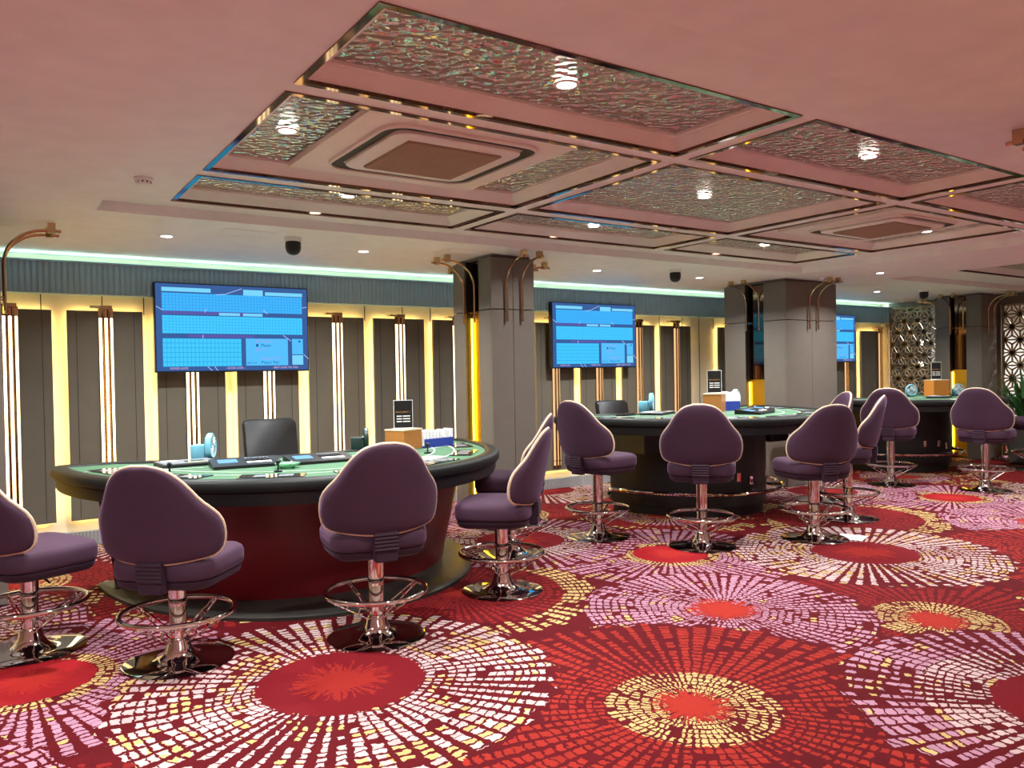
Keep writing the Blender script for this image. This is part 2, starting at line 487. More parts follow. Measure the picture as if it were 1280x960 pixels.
aircon((CX[0][0]+CX[0][1])/2, (CY[1][0]+CY[1][1])/2, 'cassette air conditioner in the nearer ceiling coffer', .63)
aircon((CX[2][0]+CX[2][1])/2, (CY[1][0]+CY[1][1])/2, 'cassette air conditioner in the farther ceiling coffer by the pillar', .63)

# ---- downlights
def add_light(name, parent, watts, loc, size=.1, spread=140, col=(.97, .98, .98)):
    d = bpy.data.lights.new(name, 'AREA'); d.shape = 'DISK'; d.size = size; d.energy = watts; d.color = col; d.spread = R(spread)
    o = bpy.data.objects.new(name, d); COL.objects.link(o); o.parent = parent; o.location = loc
    return o
dl_ring = MB(); dl_ring.sweep(rrect(.052, .052, .0519, 6), [(-.012, 0), (-.008, -.006), (.004, -.005), (.008, 0)]); dl_ring = dl_ring.mesh('trim_ring'); dl_ring.materials.append(m_white)
dl_lens = MB(); dl_lens.lathe([(.046, .0), (.044, -.003), (.02, -.004)], 20); dl_lens = dl_lens.mesh('lens'); dl_lens.materials.append(e_lens)
def downlight(x, y, z, label, w=1.0, light=True):
    root = empty('downlight', (x, y, z)); tag(root, label, 'ceiling light', 'round white ceiling downlights')
    link('trim_ring', dl_ring, None, root); link('lens', dl_lens, None, root)
    if light: add_light('lamp', root, DOWN_W*w, (0, 0, -.0055), .085)
    return root
ZH = ZT+CD-.004
for x, y, l in ((2.18, 2.76, 'round downlight in the nearest left hammered coffer'), (1.345, 4.03, 'round downlight left of the nearer air conditioner'), (2.19, 5.29, 'round downlight in the narrow left coffer beside the screens'),
                (4.46, 4.03, 'round downlight in the square coffer between the air conditioners'), (4.49, 2.75, 'round downlight in the nearest middle hammered coffer'), (4.49, 5.33, 'round downlight in the narrow middle coffer beside the screens'),
                (6.75, 5.29, 'round downlight in the narrow right coffer beside the screens'), (7.47, 4.0, 'round downlight right of the farther air conditioner'), (6.75, 2.75, 'round downlight in the nearest right hammered coffer')):
    downlight(x, y, ZH, l, w=.6 if (x > 4 and (y < 3 or (x < 5 and y > 5))) else 1.0)
for x, y, l in ((1.24, 6.66, 'round downlight in the low ceiling above the left screen'), (2.90, 6.67, 'round downlight right of the nearest dome camera'), (5.72, 6.75, 'round downlight in the low ceiling above the middle screen'),
                (7.32, 6.71, 'round downlight right of the middle dome camera'), (8.99, 5.38, 'round downlight on the low ceiling in front of the wide pillar'), (11.2, 6.75, 'round downlight near the farthest dome camera'),
                (.05, 5.0, 'round downlight in the low ceiling above the leftmost stool'), (8.85, 3.2, 'round downlight on the low ceiling near the right frame edge'),
                (11.5, 4.4, 'round downlight in the far right ceiling tray')):
    downlight(x, y, ZT+CD-.004 if 'far right' in l else ZL, l)
downlight(-1.15, 2.9, ZL, 'added unseen downlight beyond the left frame edge, brightening the left stools', w=1.3)  # added out of view to brighten the left stools from behind
downlight(.15, 1.7, ZL, 'added unseen fill downlight just above the viewer', w=1.0)  # second added fill light, overhead and unseen, for the same stool backs
ordn = ['first', 'second', 'third', 'fourth', 'fifth', 'sixth', 'seventh']
for i, x in enumerate((-3.5, -1.2, 1.2, 3.6, 6.0, 8.4, 10.8)):
    for y, rw in ((-2.8, 'rear'), (-.6, 'front')):
        downlight(x, y, ZL, ordn[i]+' downlight from the left in the '+rw+' row behind the viewer', w=.8)

# ---- walls
def wall(name, label, *a, m=m_cream):
    o = B(name, m, None, *a); return tag(o, label, 'wall', kind='structure')
wall_back = wall('wall_back', 'cream wall with taupe panels and glowing gaps', X0, X1+.1, Y1, Y1+.1, 0, ZL)
wall('wall_left', 'plain wall at the left end of the room', X0-.1, X0, Y0, Y1, 0, ZL, m=m_rearwall)
wall('wall_rear', 'plain wall behind the viewer', X0, 15.6, Y0-.1, Y0, 0, ZL, m=m_rearwall)
wall('wall_right', 'cream end wall with openings for lattice screens', X1, X1+.06, 7.98, Y1, 0, ZL)
for y0, y1, z0, z1 in ((6.1, 7.1, 0, ZL), (7.1, 7.98, 2.53, ZL), (4.5, 6.1, 2.45, ZL), (Y0, 4.5, 0, ZL)):
    B('wall_segment', m_tan, bpy.data.objects['wall_right'], X1, X1+.06, y0, y1, z0, z1)
wall('wall_beyond', 'pale wall of the room behind the lattice screens', 15.5, 15.6, Y0, Y1+.1, 0, ZL, m=mat('pale_far_wall', (226, 222, 214), .6))

# fluted soffit
YS = 7.95
mb = MB()
mb.box(X0, X1, YS+.012, Y1, 2.265, 2.535); mb.box(X0, X1, YS-.012, Y1, 2.535, 2.552)
sof = mb.build('trim_1', m_flute, smooth=False)
tag(sof, 'grey fluted soffit band running above the wall panels', 'soffit', kind='structure')
fl = MB(); n = int((X1-X0)/.046)
for k in range(n):
    x = X0+k*.046
    fl.grid([[(x+.002, YS+.012, z), (x+.006, YS+.003, z), (x+.014, YS-.002, z), (x+.030, YS-.002, z), (x+.038, YS+.003, z), (x+.042, YS+.012, z)] for z in (2.262, 2.535)])
tag(fl.build('fluting', m_flute, sof), kind='stuff')
B('cove_strip', e_cove, sof, X0, X1, YS+.03, YS+.05, 2.5525, 2.5565)

# fluted skirting
sk = B('baseboard_back', m_skirt, None, X0, X1, 8.06, Y1, 0, .13)
tag(sk, 'silver ribbed skirting along the back wall', 'skirting', kind='structure')
fl = MB()
for k in range(int((X1-X0)/.03)):
    x = X0+k*.03
    fl.grid([[(x+.002, 8.06, z), (x+.009, 8.049, z), (x+.021, 8.049, z), (x+.028, 8.06, z)] for z in (.004, .126)])
tag(fl.build('ribs', m_skirt, sk), kind='stuff')

# ---- wall panels with hidden led strips, wall lights between their halves
PZ0, PZ1 = .235, 2.125
YP = 8.05
def led_frame(x0, x1):
    t = MB()
    for a in (x0+.012, x1-.02): t.box(a, a+.008, YP+.034, YP+.04, PZ0+.05, PZ1-.03)
    t.box(x0+.03, x1-.03, YP+.034, YP+.04, PZ1-.018, PZ1-.01)
    t.box(x0+.03, x1-.03, YP+.034, YP+.04, PZ0+.01, PZ0+.018)
    return t
def wall_panel(xc, w=.622, split=True):
    root = B('wall_panel', m_panel, wall_back, xc-w/2, xc+w/2, YP, YP+.035, PZ0, PZ1, bev=.003)
    led_frame(xc-w/2, xc+w/2).build('led_strip', e_warm, root, smooth=False)
    for s in (-1, 1):
        gx = xc+s*(w/2-.075)
        B('groove', m_seam, root, gx-.002, gx+.002, YP-.0015, YP+.003, PZ0+.02, PZ1-.02)
    return root
def wall_light(xc, label, dim=False, zt=2.165):
    root = empty('wall_light', (xc, YP, .3)); tag(root, label, 'wall light', 'slim vertical wall lights on the taupe panels')
    h = zt-.3
    B('backplate', m_brass, root, -.062, .062, -.012, -.001, -.02, h-.02)
    B('light_strip', e_pole2 if dim else e_pole, root, -.056, .056, -.016, -.0125, 0, h-.10)
    for sx in (-.023, .023):
        MB().tube([(sx, -.028, -.03), (sx, -.028, h)], .0125, 10).build('brass_rod', m_brass, root)
    for zz in (h-.105, .06):
        B('clamp_ring', m_seam, root, -.064, .064, -.043, -.001, zz, zz+.006)
    B('top_cap', m_brass, root, -.05, .05, -.045, -.001, h-.03, h+.006, bev=.003)
    MB().tube([(-.05, -.03, h-.008), (-.13, -.03, h-.008)], .012, 10).build('side_arm', m_brass, root)
    B('wall_bracket', m_brass, root, -.118, -.1, -.03, .07, h-.016, h+.0)
    return root
poles1 = [.223+.739*k for k in range(-6, 8)]
names1 = {0: 'first bronze wall light from the left edge', 1: 'second bronze wall light, just left of the left screen', 2: 'bronze wall light under the left half of the left screen',
          3: 'bronze wall light under the right half of the left screen, behind the dealer chair', 4: 'bronze wall light just right of the left screen', 5: 'bronze wall light behind the black sign of the nearest table',
          6: 'bronze wall light beside the nearest slim pillar', 7: 'bronze wall light hidden behind the nearest slim pillar'}
for i, xp in enumerate(poles1):
    kk = i-6
    wall_panel(xp)
    wall_light(xp, names1.get(kk, 'bronze wall light beyond the left frame edge, '+['sixth', 'fifth', 'fourth', 'third', 'second', 'first'][(kk+6) % 6]+' from the edge'), zt=2.165)
poles2 = [6.105, 6.83, 7.555, 8.28]
names2 = ['bronze wall light under the left half of the middle screen', 'bronze wall light under the right half of the middle screen', 'bronze wall light just right of the middle screen', 'bronze wall light left of the wide cream gap']
for i, xp in enumerate(poles2):
    wall_panel(xp, .60); wall_light(xp, names2[i], dim=True, zt=2.195)
poles3 = [9.49, 10.215, 10.94, 11.665, 12.39]
for i, xp in enumerate(poles3):
    wall_panel(xp, .62); wall_light(xp, ['bronze wall light right of the wide cream gap', 'bronze wall light behind the wide pillar', 'bronze wall light farther behind the wide pillar', 'bronze wall light under the left half of the far screen', 'bronze wall light at the right edge of the far screen'][i], dim=True, zt=2.195)
wall_panel(13.11, .52)
wall_light(13.42, 'farthest bronze wall light, in the corner by the lattice screen', dim=True, zt=2.195)
for xs_ in (-2.5, -1.1, .46, .945, 1.297, 3.535, 3.995, 4.355, 5.75, 8.03, 8.49, 8.84, 9.15, 12.75):
    low = 0.14 if abs(xs_-8.84) < .01 else 2.10
    B('panel_seam', m_seam, wall_back, xs_-.004, xs_+.004, Y1-.004, Y1+.001, low, 2.27)

# ---- pillars
def tubes(root, px, py, nx, ny, span):
    """two brass rods on a face centred at (px,py), outward normal (nx,ny)"""
    tx, ty = -ny, nx
    for s in (-1, 1):
        cx, cy = px+tx*s*span, py+ty*s*span
        P = [(cx+nx*.03, cy+ny*.03, 1.985)]
        z0, zz, out = 2.33, 2.565, .30
        P.append((cx+nx*.03, cy+ny*.03, z0))
        for k in range(1, 13):
            t = k/12*PI/2
            o = .03+(out-.03)*(1-math.cos(t)); z = z0+(zz-z0)*math.sin(t)
            P.append((cx+nx*o, cy+ny*o, z))
        P.append((cx+nx*(out+.08), cy+ny*(out+.08), zz))
        rod = MB().tube(P, .0108, 10).build('brass_rod', m_brass, root)
        ex, ey = cx+nx*(out+.02), cy+ny*(out+.02)
        B('ceiling_clip', m_brass, rod, ex-.024, ex+.024, ey-.024, ey+.024, 2.55, 2.62-.001)
        MB().tube([(cx+nx*.0, cy+ny*.0, 2.08), (cx+nx*.03, cy+ny*.03, 2.08)], .007, 8).build('standoff', m_brass, rod)
def pillar(x0, x1, y0, y1, label, niche_w=.26, glow=True, split=2.07):
    cx, cy = (x0+x1)/2, (y0+y1)/2
    root = empty('pillar', (cx, cy, 0)); tag(root, label, 'pillar', 'taupe panelled pillars')
    a, b = (x1-x0)/2, (y1-y0)/2
    g = .004; d = .02; nd = .10
    # core, leaving niches on both x faces
    c = MB(); c.box(-a+nd, a-nd, -b+d, b-d, 0, ZL-.02)
    for s in (-1, 1):
        xa, xb = sorted((s*(a-nd), s*(a-d)))
        c.box(xa, xb, -b+d, -niche_w/2-.012, 0, ZL-.02); c.box(xa, xb, niche_w/2+.012, b-d, 0, ZL-.02)
    c.build('core', m_seam, root, smooth=False)
    B('top_band', m_tan, root, -a+.03, a-.03, -b+.03, b-.03, ZL-.02, ZL-.001)
    for z0, z1 in ((.01, 2.10-g), (2.10+g, ZL-.03)):
        for s in (-1, 1):
            ya, yb = sorted((s*b, s*(b-d)))
            for u0, u1 in ((-a, -g/2), (g/2, a)): B('cladding_panel', m_tan, root, u0, u1, ya, yb, z0, z1, bev=.002)
            xa, xb = sorted((s*a, s*(a-d)))
            for u0, u1 in ((-b+d+.001, -niche_w/2), (niche_w/2, b-d-.001)): B('cladding_panel', m_tan, root, xa, xb, u0, u1, z0, z1, bev=.002)
    for s in (-1, 1):
        xa, xb = sorted((s*(a-nd), s*(a-nd+.012)))
        ni = B('niche_mirror', m_gold, root, xa, xb, -niche_w/2, niche_w/2, .02, split)
        B('niche_mirror', m_bronze, root, xa, xb, -niche_w/2, niche_w/2, split+.002, ZL-.04)
        for q in (-1, 1):
            yy = q*(niche_w/2-.005)
            xa, xb = sorted((s*(a-nd+.02), s*(a-nd+.032)))
            B('led_strip', e_niche, ni, xa, xb, yy-.004, yy+.004, .1, split-.03)
        B('niche_bar', m_bronze, ni, *sorted((s*(a-nd+.012), s*(a-.03))), -niche_w/2, niche_w/2, 2.07, 2.10)
    tubes(root, 0, -b, 0, -1, .088); tubes(root, 0, b, 0, 1, .088)
    tubes(root, -a, 0, -1, 0, .10); tubes(root, a, 0, 1, 0, .10)
pillar(-.39, .125, 6.24, 6.95, 'slim taupe pillar cut off by the left frame edge')
pillar(3.99, 4.485, 6.24, 6.95, 'slim taupe pillar with a glowing gold niche, right of the nearest table')
pillar(8.35, 9.40, 6.24, 7.22, 'wide taupe pillar behind the middle table', .30, split=1.35)
pillar(12.97, 13.46, 6.1, 6.82, 'farthest slim taupe pillar, by the lattice screens', split=1.42)

pillar(3.99, 4.485, .74, 1.45, 'slim taupe pillar beyond the right frame edge, only its brass rod ends in view')

# ---- lattice screens
def lattice(y0, y1, z0, z1, label):
    root = empty('lattice_screen', (X1-.01, (y0+y1)/2, z0)); tag(root, label, 'screen', 'bronze lattice screens')
    w, h = (y1-y0), (z1-z0)
    f = MB()
    for u0, u1, v0, v1 in ((-w/2, -w/2+.03, 0, h), (w/2-.03, w/2, 0, h), (-w/2, w/2, 0, .03), (-w/2, w/2, h-.03, h)): f.box(-.012, .012, u0, u1, v0, v1)
    f.build('frame', m_lattice, root, smooth=False)
    t = MB(); L = .235; hh = L*math.sqrt(3)/2
    segs = []
    ni = int(w/L)+3; nj = int(h/hh)+3
    def pt(i, j): return (-w/2+i*L+(j % 2)*L/2, j*hh)
    for j in range(nj):
        for i in range(-1, ni):
            A = pt(i, j); Bp = pt(i+1, j)
            up_ = pt(i+(j % 2), j+1); upl = pt(i-1+(j % 2), j+1)
            segs += [(A, Bp), (A, up_), (A, upl)]
            for tri in ((A, Bp, up_), (A, up_, upl)):
                c = (sum(q[0] for q in tri)/3, sum(q[1] for q in tri)/3)
                segs += [(q, c) for q in tri]
    def clip(p, q):
        t0, t1 = 0., 1.; dx, dy = q[0]-p[0], q[1]-p[1]
        for pp, qq in ((-dx, p[0]+w/2), (dx, w/2-p[0]), (-dy, p[1]), (dy, h-p[1])):
            if abs(pp) < 1e-9:
                if qq < 0: return None
            else:
                r_ = qq/pp
                if pp < 0: t0 = max(t0, r_)
                else: t1 = min(t1, r_)
        if t0 >= t1-1e-6: return None
        return (p[0]+dx*t0, p[1]+dy*t0), (p[0]+dx*t1, p[1]+dy*t1)
    for p, q in segs:
        s = clip(p, q)
        if not s: continue
        (a0, b0), (a1, b1) = s; L_ = math.hypot(a1-a0, b1-b0)
        if L_ < .01: continue
        ux, uy = (a1-a0)/L_, (b1-b0)/L_; wd = .0125; n_ = (-uy*wd, ux*wd)
        fr = [(a0+n_[0], b0+n_[1]), (a1+n_[0], b1+n_[1]), (a1-n_[0], b1-n_[1]), (a0-n_[0], b0-n_[1])]
        f0 = [t.bm.verts.new((-.008, u, v)) for u, v in fr]; f1 = [t.bm.verts.new((.008, u, v)) for u, v in fr]
        t.bm.faces.new(f0); t.bm.faces.new(f1)
        for e in (0, 2): t.bm.faces.new((f0[e], f0[(e+1) % 4], f1[(e+1) % 4], f1[e]))
    tag(t.build('fretwork', m_lattice, root, smooth=False), kind='stuff')
lattice(7.1, 7.96, .05, 2.53, 'cut-out bronze lattice screen left of the farthest pillar')
lattice(4.52, 6.08, .05, 2.45, 'cut-out bronze lattice screen right of the farthest pillar, behind the plant')
# lamps in the room behind the lattice
for yy, zz, l in ((7.9, 1.92, 'bright round wall lamp seen through the lattice screen, upper one'), (7.9, 1.52, 'bright round wall lamp seen through the lattice screen, lower one')):
    lam = empty('wall_lamp', (14.5, yy, zz)); tag(lam, l, 'lamp', 'lamps behind the lattice')
    MB().lathe([(.012, -.05), (.045, -.03), (.05, 0), (.045, .03), (.012, .05)], 20).build('globe', emis('lamp_globe', (255, 250, 240), 4), lam)
    MB().tube([(.0, 0, -.05), (.0, 0, -.1), (.98, 0, -.1)], .012, 8).build('arm', m_brass, lam)
for yy, dd in ((7.3, 'left'), (5.6, 'right')): downlight(14.5, yy, ZL, 'round downlight in the room behind the '+dd+' lattice screen', w=1.2)

# ---- ceiling fittings
def dome(x, y, label):
    root = empty('dome_camera', (x, y, ZL)); tag(root, label, 'camera', 'black dome cameras under the ceiling')
    MB().lathe([(.068, 0), (.068, -.03), (.062, -.036)], 28).build('mount', m_white, root)
    MB().lathe([(.058, -.036), (.062, -.045), (.062, -.085), (.055, -.115), (.035, -.135), (.012, -.142)], 28).build('dome', m_black, root)
dome(2.12, 6.27, 'black dome camera under the ceiling, nearest the left screen')
dome(6.47, 6.29, 'black dome camera under the ceiling, right of the middle screen')
dome(11.6, 6.26, 'farthest black dome camera, before the lattice screen')
def smoke(x, y, z, label):
    root = empty('smoke_detector', (x, y, z)); tag(root, label, 'smoke detector', 'white smoke detectors')
    MB().lathe([(.055, 0), (.055, -.012), (.047, -.016)], 28).build('base', m_white, root)
    MB().lathe([(.042, -.016), (.042, -.034), (.034, -.042), (.01, -.043)], 28).build('sensor_head', m_white, root)
    t = MB()
    for k in range(10):
        a_ = 2*PI*k/10; t.box(.0395*math.cos(a_)-.004, .0395*math.cos(a_)+.004, .0395*math.sin(a_)-.004, .0395*math.sin(a_)+.004, -.031, -.02)
    t.build('vent_slots', m_seam, root)
smoke(.83, 5.1, ZT, 'white smoke detector on the ceiling, left of the coffers')
smoke(8.75, 6.0, ZL, 'white smoke detector on the ceiling, near the wide pillar')
for x, y, l in ((1.75, 6.25, 'flush square ceiling hatch beside the nearest dome camera'), (3.7, 6.3, 'flush square ceiling hatch before the slim gold pillar'), (10.2, 6.4, 'flush square ceiling hatch beside the farthest dome camera')):
    root = empty('ceiling_hatch', (x, y, ZL)); tag(root, l, 'hatch', 'flush ceiling hatches')
    t = MB(); rect_ring(t, (-.2, .2, -.14, .14), (-.185, .185, -.125, .125), -.003, -.003); rect_ring(t, (-.2, .2, -.14, .14), (-.2, .2, -.14, .14), -.003, 0); t.build('hatch_frame', m_mould, root, smooth=False)
    B('hatch_door', m_ceil, root, -.183, .183, -.123, .123, -.002, -.0005)

# ================================================================== SCREENS
def grid_mat(name, col, line, nx, nz, strength, lw=.06):
    m = bpy.data.materials.new(name); m.use_nodes = True; nt = m.node_tree; nt.nodes.clear(); x = NX(nt)
    tc = nt.nodes.new('ShaderNodeTexCoord').outputs['Generated']; s = x.sep(tc)
    g = None
    for o, n_ in ((s[0], nx), (s[2], nz)):
        f = x.m('GREATER_THAN', x.m('MULTIPLY', x.m('ABSOLUTE', x.m('SUBTRACT', x.m('FRACT', x.m('MULTIPLY', o, n_)), .5)), 2), 1-lw*2)
        g = f if g is None else x.m('MAXIMUM', g, f)
    c = x.mix(g, lin(col), lin(line))
    e = nt.nodes.new('ShaderNodeEmission'); nt.links.new(c, e.inputs[0]); e.inputs[1].default_value = strength
    o = nt.nodes.new('ShaderNodeOutputMaterial'); nt.links.new(e.outputs[0], o.inputs[0]); return m
TG = 1.0*TV_GAIN
g_a = grid_mat('road_grid_a', (66, 176, 246), (44, 146, 220), 44, 6, TG)
g_b = grid_mat('road_grid_b', (70, 196, 250), (48, 162, 222), 44, 6, TG)
g_c = grid_mat('road_grid_c', (68, 196, 250), (46, 158, 216), 20, 6, TG)
e_scr = emis('screen_blue', (58, 92, 150), TG)
e_cell = emis('screen_cell', (84, 186, 246), TG)
e_pill = emis('screen_pill', (120, 206, 244), TG)
e_txt = emis('screen_ink', (24, 92, 150), TG)
e_pink = emis('screen_pink', (240, 190, 226), TG)
e_line = emis('screen_line', (170, 196, 246), TG)
e_rose = emis('screen_rose', (150, 160, 226), TG)
e_purp = emis('screen_purple', (88, 88, 164), TG)
def screen(x0, x1, z0, z1, label, full=True):
    w, h = x1-x0, z1-z0
    root = empty('wall_screen', ((x0+x1)/2, 7.9, z0)); tag(root, label, 'screen', 'wall screens with bead-road grids')
    B('housing', mat('screen_bezel', (26, 32, 48), .3), root, -w/2, w/2, -.02, .05, 0, h, bev=.004)
    B('wall_bracket', m_black, root, -.2, .2, .05, .2, h*.3, h*.7)
    dsp = B('display', e_scr, root, -w/2+.012, w/2-.012, -.0235, -.0205, .014, h-.012)
    def cell(nm, m, u0, u1, v0, v1, y=-.0255):
        return B(nm, m, dsp, -w/2+u0*w, -w/2+u1*w, y, -.0235, h*(1-v1), h*(1-v0))
    cell('purple_glow', e_purp, .045, .6, .315, .35, -.0242); cell('purple_glow', e_purp, .2, .62, .575, .61, -.0242)
    cell('road_grid', g_a, .045, .955, .115, .315)
    cell('road_grid', g_b, .045, .955, .365, .565)
    cell('road_grid', g_c, .045, .535, .62, .935)
    cell('result_cell', e_cell, .565, .85, .615, .93); cell('result_cell', e_cell, .88, .957, .615, .80); cell('result_cell', e_pill, .88, .957, .81, .925)
    cell('title_bar', e_pill, .045, .345, .055, .10); cell('title_bar', e_pill, .555, .685, .05, .12); cell('title_bar', e_pill, .70, .958, .068, .108)
    cell('title_bar', e_pill, .395, .53, .325, .357); cell('title_bar', e_pill, .55, .68, .325, .357)
    cell('small_mark', e_txt, .925, .94, .635, .655, -.0262)
    def line(u0, v0, u1, v1, m=e_line):
        MB().tube([(-w/2+u0*w, -.0262, h*(1-v0)), (-w/2+u1*w, -.0262, h*(1-v1))], .0032, 6).build('light_streak', m, dsp)
    for q in ((.43, .115, .545, .04), (.375, .12, .43, .112), (.01, .27, .05, .31), (.955, .24, .99, .23), (.315, .285, .305, .325), (.685, .28, .715, .325), (.29, .58, .29, .62), (.82, .575, .872, .64), (.96, .80, .998, .86), (.315, .935, .345, .985), (.36, .935, .38, .985)): line(*q)
    def txt(body, size, u, v, m, nm='lettering'):
        me = text_mesh(body, size*h); me.materials.append(m)
        o = bpy.data.objects.new(nm, me); COL.objects.link(o); o.parent = dsp
        o.location = (-w/2+u*w, -.027, h*(1-v)); o.rotation_euler = (PI/2, 0, 0)
    for k, (t, c) in enumerate((('Banker', e_rose), ('Player', e_txt), ('Tie', e_rose), ('', e_rose), ('Banker Pair', e_rose), ('Player Pair', e_txt))):
        v = .66+.05*k
        if t: txt(t, .05, .665, v, c)
        if k < 3: cell('tally_mark', c, .632, .648, v-.032, v, -.0262)
    txt('BEST OF', .03, .572, .91, e_txt)
    txt('GOOD LUCK', .032, .085, .965, e_pink); txt('- GOOD LUCK -', .03, .43, .965, e_pink); txt('- BEST LUCK TO YOU', .032, .74, .965, e_pink)
screen(1.345, 2.805, 1.553, 2.397, 'left wall screen with blue bead-road grids, above the nearest table')
screen(5.93, 7.345, 1.54, 2.377, 'middle wall screen with blue bead-road grids, right of the slim pillar')
screen(10.98, 12.41, 1.575, 2.377, 'farthest wall screen, partly hidden by the wide pillar')

# ================================================================== TABLES
def table_outline(a, b, back=.14, dip=.36, n=56):
    P = []
    for k in range(n+1):
        t = PI+PI*k/n
        P.append((a*math.cos(t), b*math.sin(t)))
    P += [(a*.995, back*.5), (a*.97, back*.85), (a*.93, back)]
    for k in range(1, 20):
        u = k/20; x = a*.93*(1-2*u)
        d = max(0, 1-(x/(a*.72))**2)**1.0
        P.append((x, back-(dip+back)*d*.9))
    P += [(-a*.93, back), (-a*.97, back*.85), (-a*.995, back*.5)]
    return P
def offset(P, d):
    n = len(P); Q = []
    for i in range(n):
        a, b = P[i-1], P[(i+1) % n]; tx, ty = b[0]-a[0], b[1]-a[1]; L = math.hypot(tx, ty) or 1
        Q.append((P[i][0]+ty/L*d, P[i][1]-tx/L*d))
    return Q
def game_table(cx, cy, a, b, zt, label, red):
    root = empty('gaming_table', (cx, cy, 0)); tag(root, label, 'gaming table', 'curved gaming tables')
    O = table_outline(a, b)
    MB().sweep(offset(O, -.09), [(0, zt-.10), (0, zt-.004)], cap_top=True, cap_bot=True).build('felt_top', m_felt, root)
    rim = MB().sweep(offset(O, -.06), [(-.055, zt-.006), (-.05, zt+.006), (-.03, zt+.010), (.03, zt+.010), (.050, zt+.002), (.06, zt-.014), (.06, zt-.05), (.05, zt-.066), (.02, zt-.076)]).build('padded_rim', m_rim, root, angle=60)
    MB().sweep(offset(O, -.10), [(0, zt-.15), (.06, zt-.15), (.068, zt-.13), (.072, zt-.075)], cap_bot=True).build('apron', m_apron, root, angle=40)
    # white boundary line on the felt and betting arcs
    for dd in (-.36, -.52):
        ln = MB(); arc = [p for p in offset(O, dd) if p[1] < -.25]
        ln.grid([[(x, y, zt-.0035), (x, y, zt-.0025)] for x, y in arc] , False)
        wv = []
        for i, (x, y) in enumerate(arc):
            p0, p1 = arc[max(0, i-1)], arc[min(len(arc)-1, i+1)]; tx, ty = p1[0]-p0[0], p1[1]-p0[1]; L = math.hypot(tx, ty) or 1
            wv.append([(x+ty/L*.006, y-tx/L*.006, zt-.002), (x-ty/L*.006, y+tx/L*.006, zt-.002)])
        ln.grid(wv); ln.build('felt_line', m_white, root)
    for k in range(7):
        t = PI+PI*(.10+.8*k/6)
        px, py = (a-.27)*math.cos(t), (b-.27)*math.sin(t)
        ang = math.atan2(py/(b*b), px/(a*a))
        tile = MB().box(-.085, .085, -.20, .20, -.003, .003, bev=.001).build('betting_screen', m_glassdark, root)
        tile.location = (px, py, zt+.0005); tile.rotation_euler = (0, 0, ang)
        for s in (-.11, .04):
            c_ = B('screen_card', m_grey, tile, -.045, .045, s, s+.09, .003, .0036)
    if red:
        bo = table_outline(a*.80, b*.76, .02, .1)
        MB().sweep(bo, [(-.10, .03), (-.085, .12), (-.03, .35), (.03, .62), (.07, zt-.15)]).build('body', m_redbody, root, angle=60)
        bs = table_outline(a*.83, b*.93, .02, .1)
        MB().sweep(bs, [(0, 0), (0, .022), (-.012, .03), (-.3, .032)], cap_bot=True, cap_top=True).build('base_plate', m_basegrey, root)
        for s in (-1, 1): MB().tube([(s*a*.83, -.12, zt-.15), (s*a*.74, -.05, .02)], .02, 8).build('side_leg', m_black, root)
    else:
        w = a*.545; O2 = table_outline(w, b*.62, .05, .05)
        body = MB().sweep(O2, [(-.03, 0), (-.03, .09), (0, .10), (0, zt-.15)], cap_bot=True).build('body', m_blackl, root, angle=40)
        for s in (-1, 1): B('side_box', m_black, root, *sorted((s*w*.92, s*w*1.28)), -b*.42, -.1, zt-.36, zt-.15, bev=.01)
        RL = [p for p in offset(table_outline(w, b*.62, .05, .05), .17) if p[1] < -.12]
        MB().tube([(x, y, .26) for x, y in RL], .02, 10).build('foot_rail', m_chrome, root)
        for k in range(5):
            p = RL[int((.08+.84*k/4)*(len(RL)-1))]; L = math.hypot(*p); q_ = (p[0]*(1-.19/L), p[1]*(1-.19/L))
            MB().tube([(p[0], p[1], .26), (q_[0], q_[1], .26)], .012, 8).build('rail_bracket', m_chrome, root)
        for t_, z_ in ((1.36, .40), (1.44, .40), (1.62, .40), (1.5, .36)):
            x, y = w*math.cos(t_*PI), b*.62*math.sin(t_*PI); nx, ny = math.cos(t_*PI)/w, math.sin(t_*PI)/(b*.62); L = math.hypot(nx, ny)
            o = MB().box(-.022, .022, -.004, .004, -.045, .045, bev=.003).build('socket_plate', m_chrome, root)
            o.location = (x+nx/L*.004, y+ny/L*.004, z_); o.rotation_euler = (0, 0, math.atan2(ny, nx)+PI/2)
    return root
Z1, Z2 = .88, 1.03
game_table(2.07, 6.40, 1.68, 1.90, Z1, 'nearest curved gaming table with green felt and dark red body', True)
game_table(6.50, 6.45, 1.60, 1.85, Z2, 'middle curved gaming table with green felt and black body', False)
game_table(11.3, 6.95, 1.55, 1.85, Z2, 'farthest curved gaming table with black body, by the lattice screens', False)

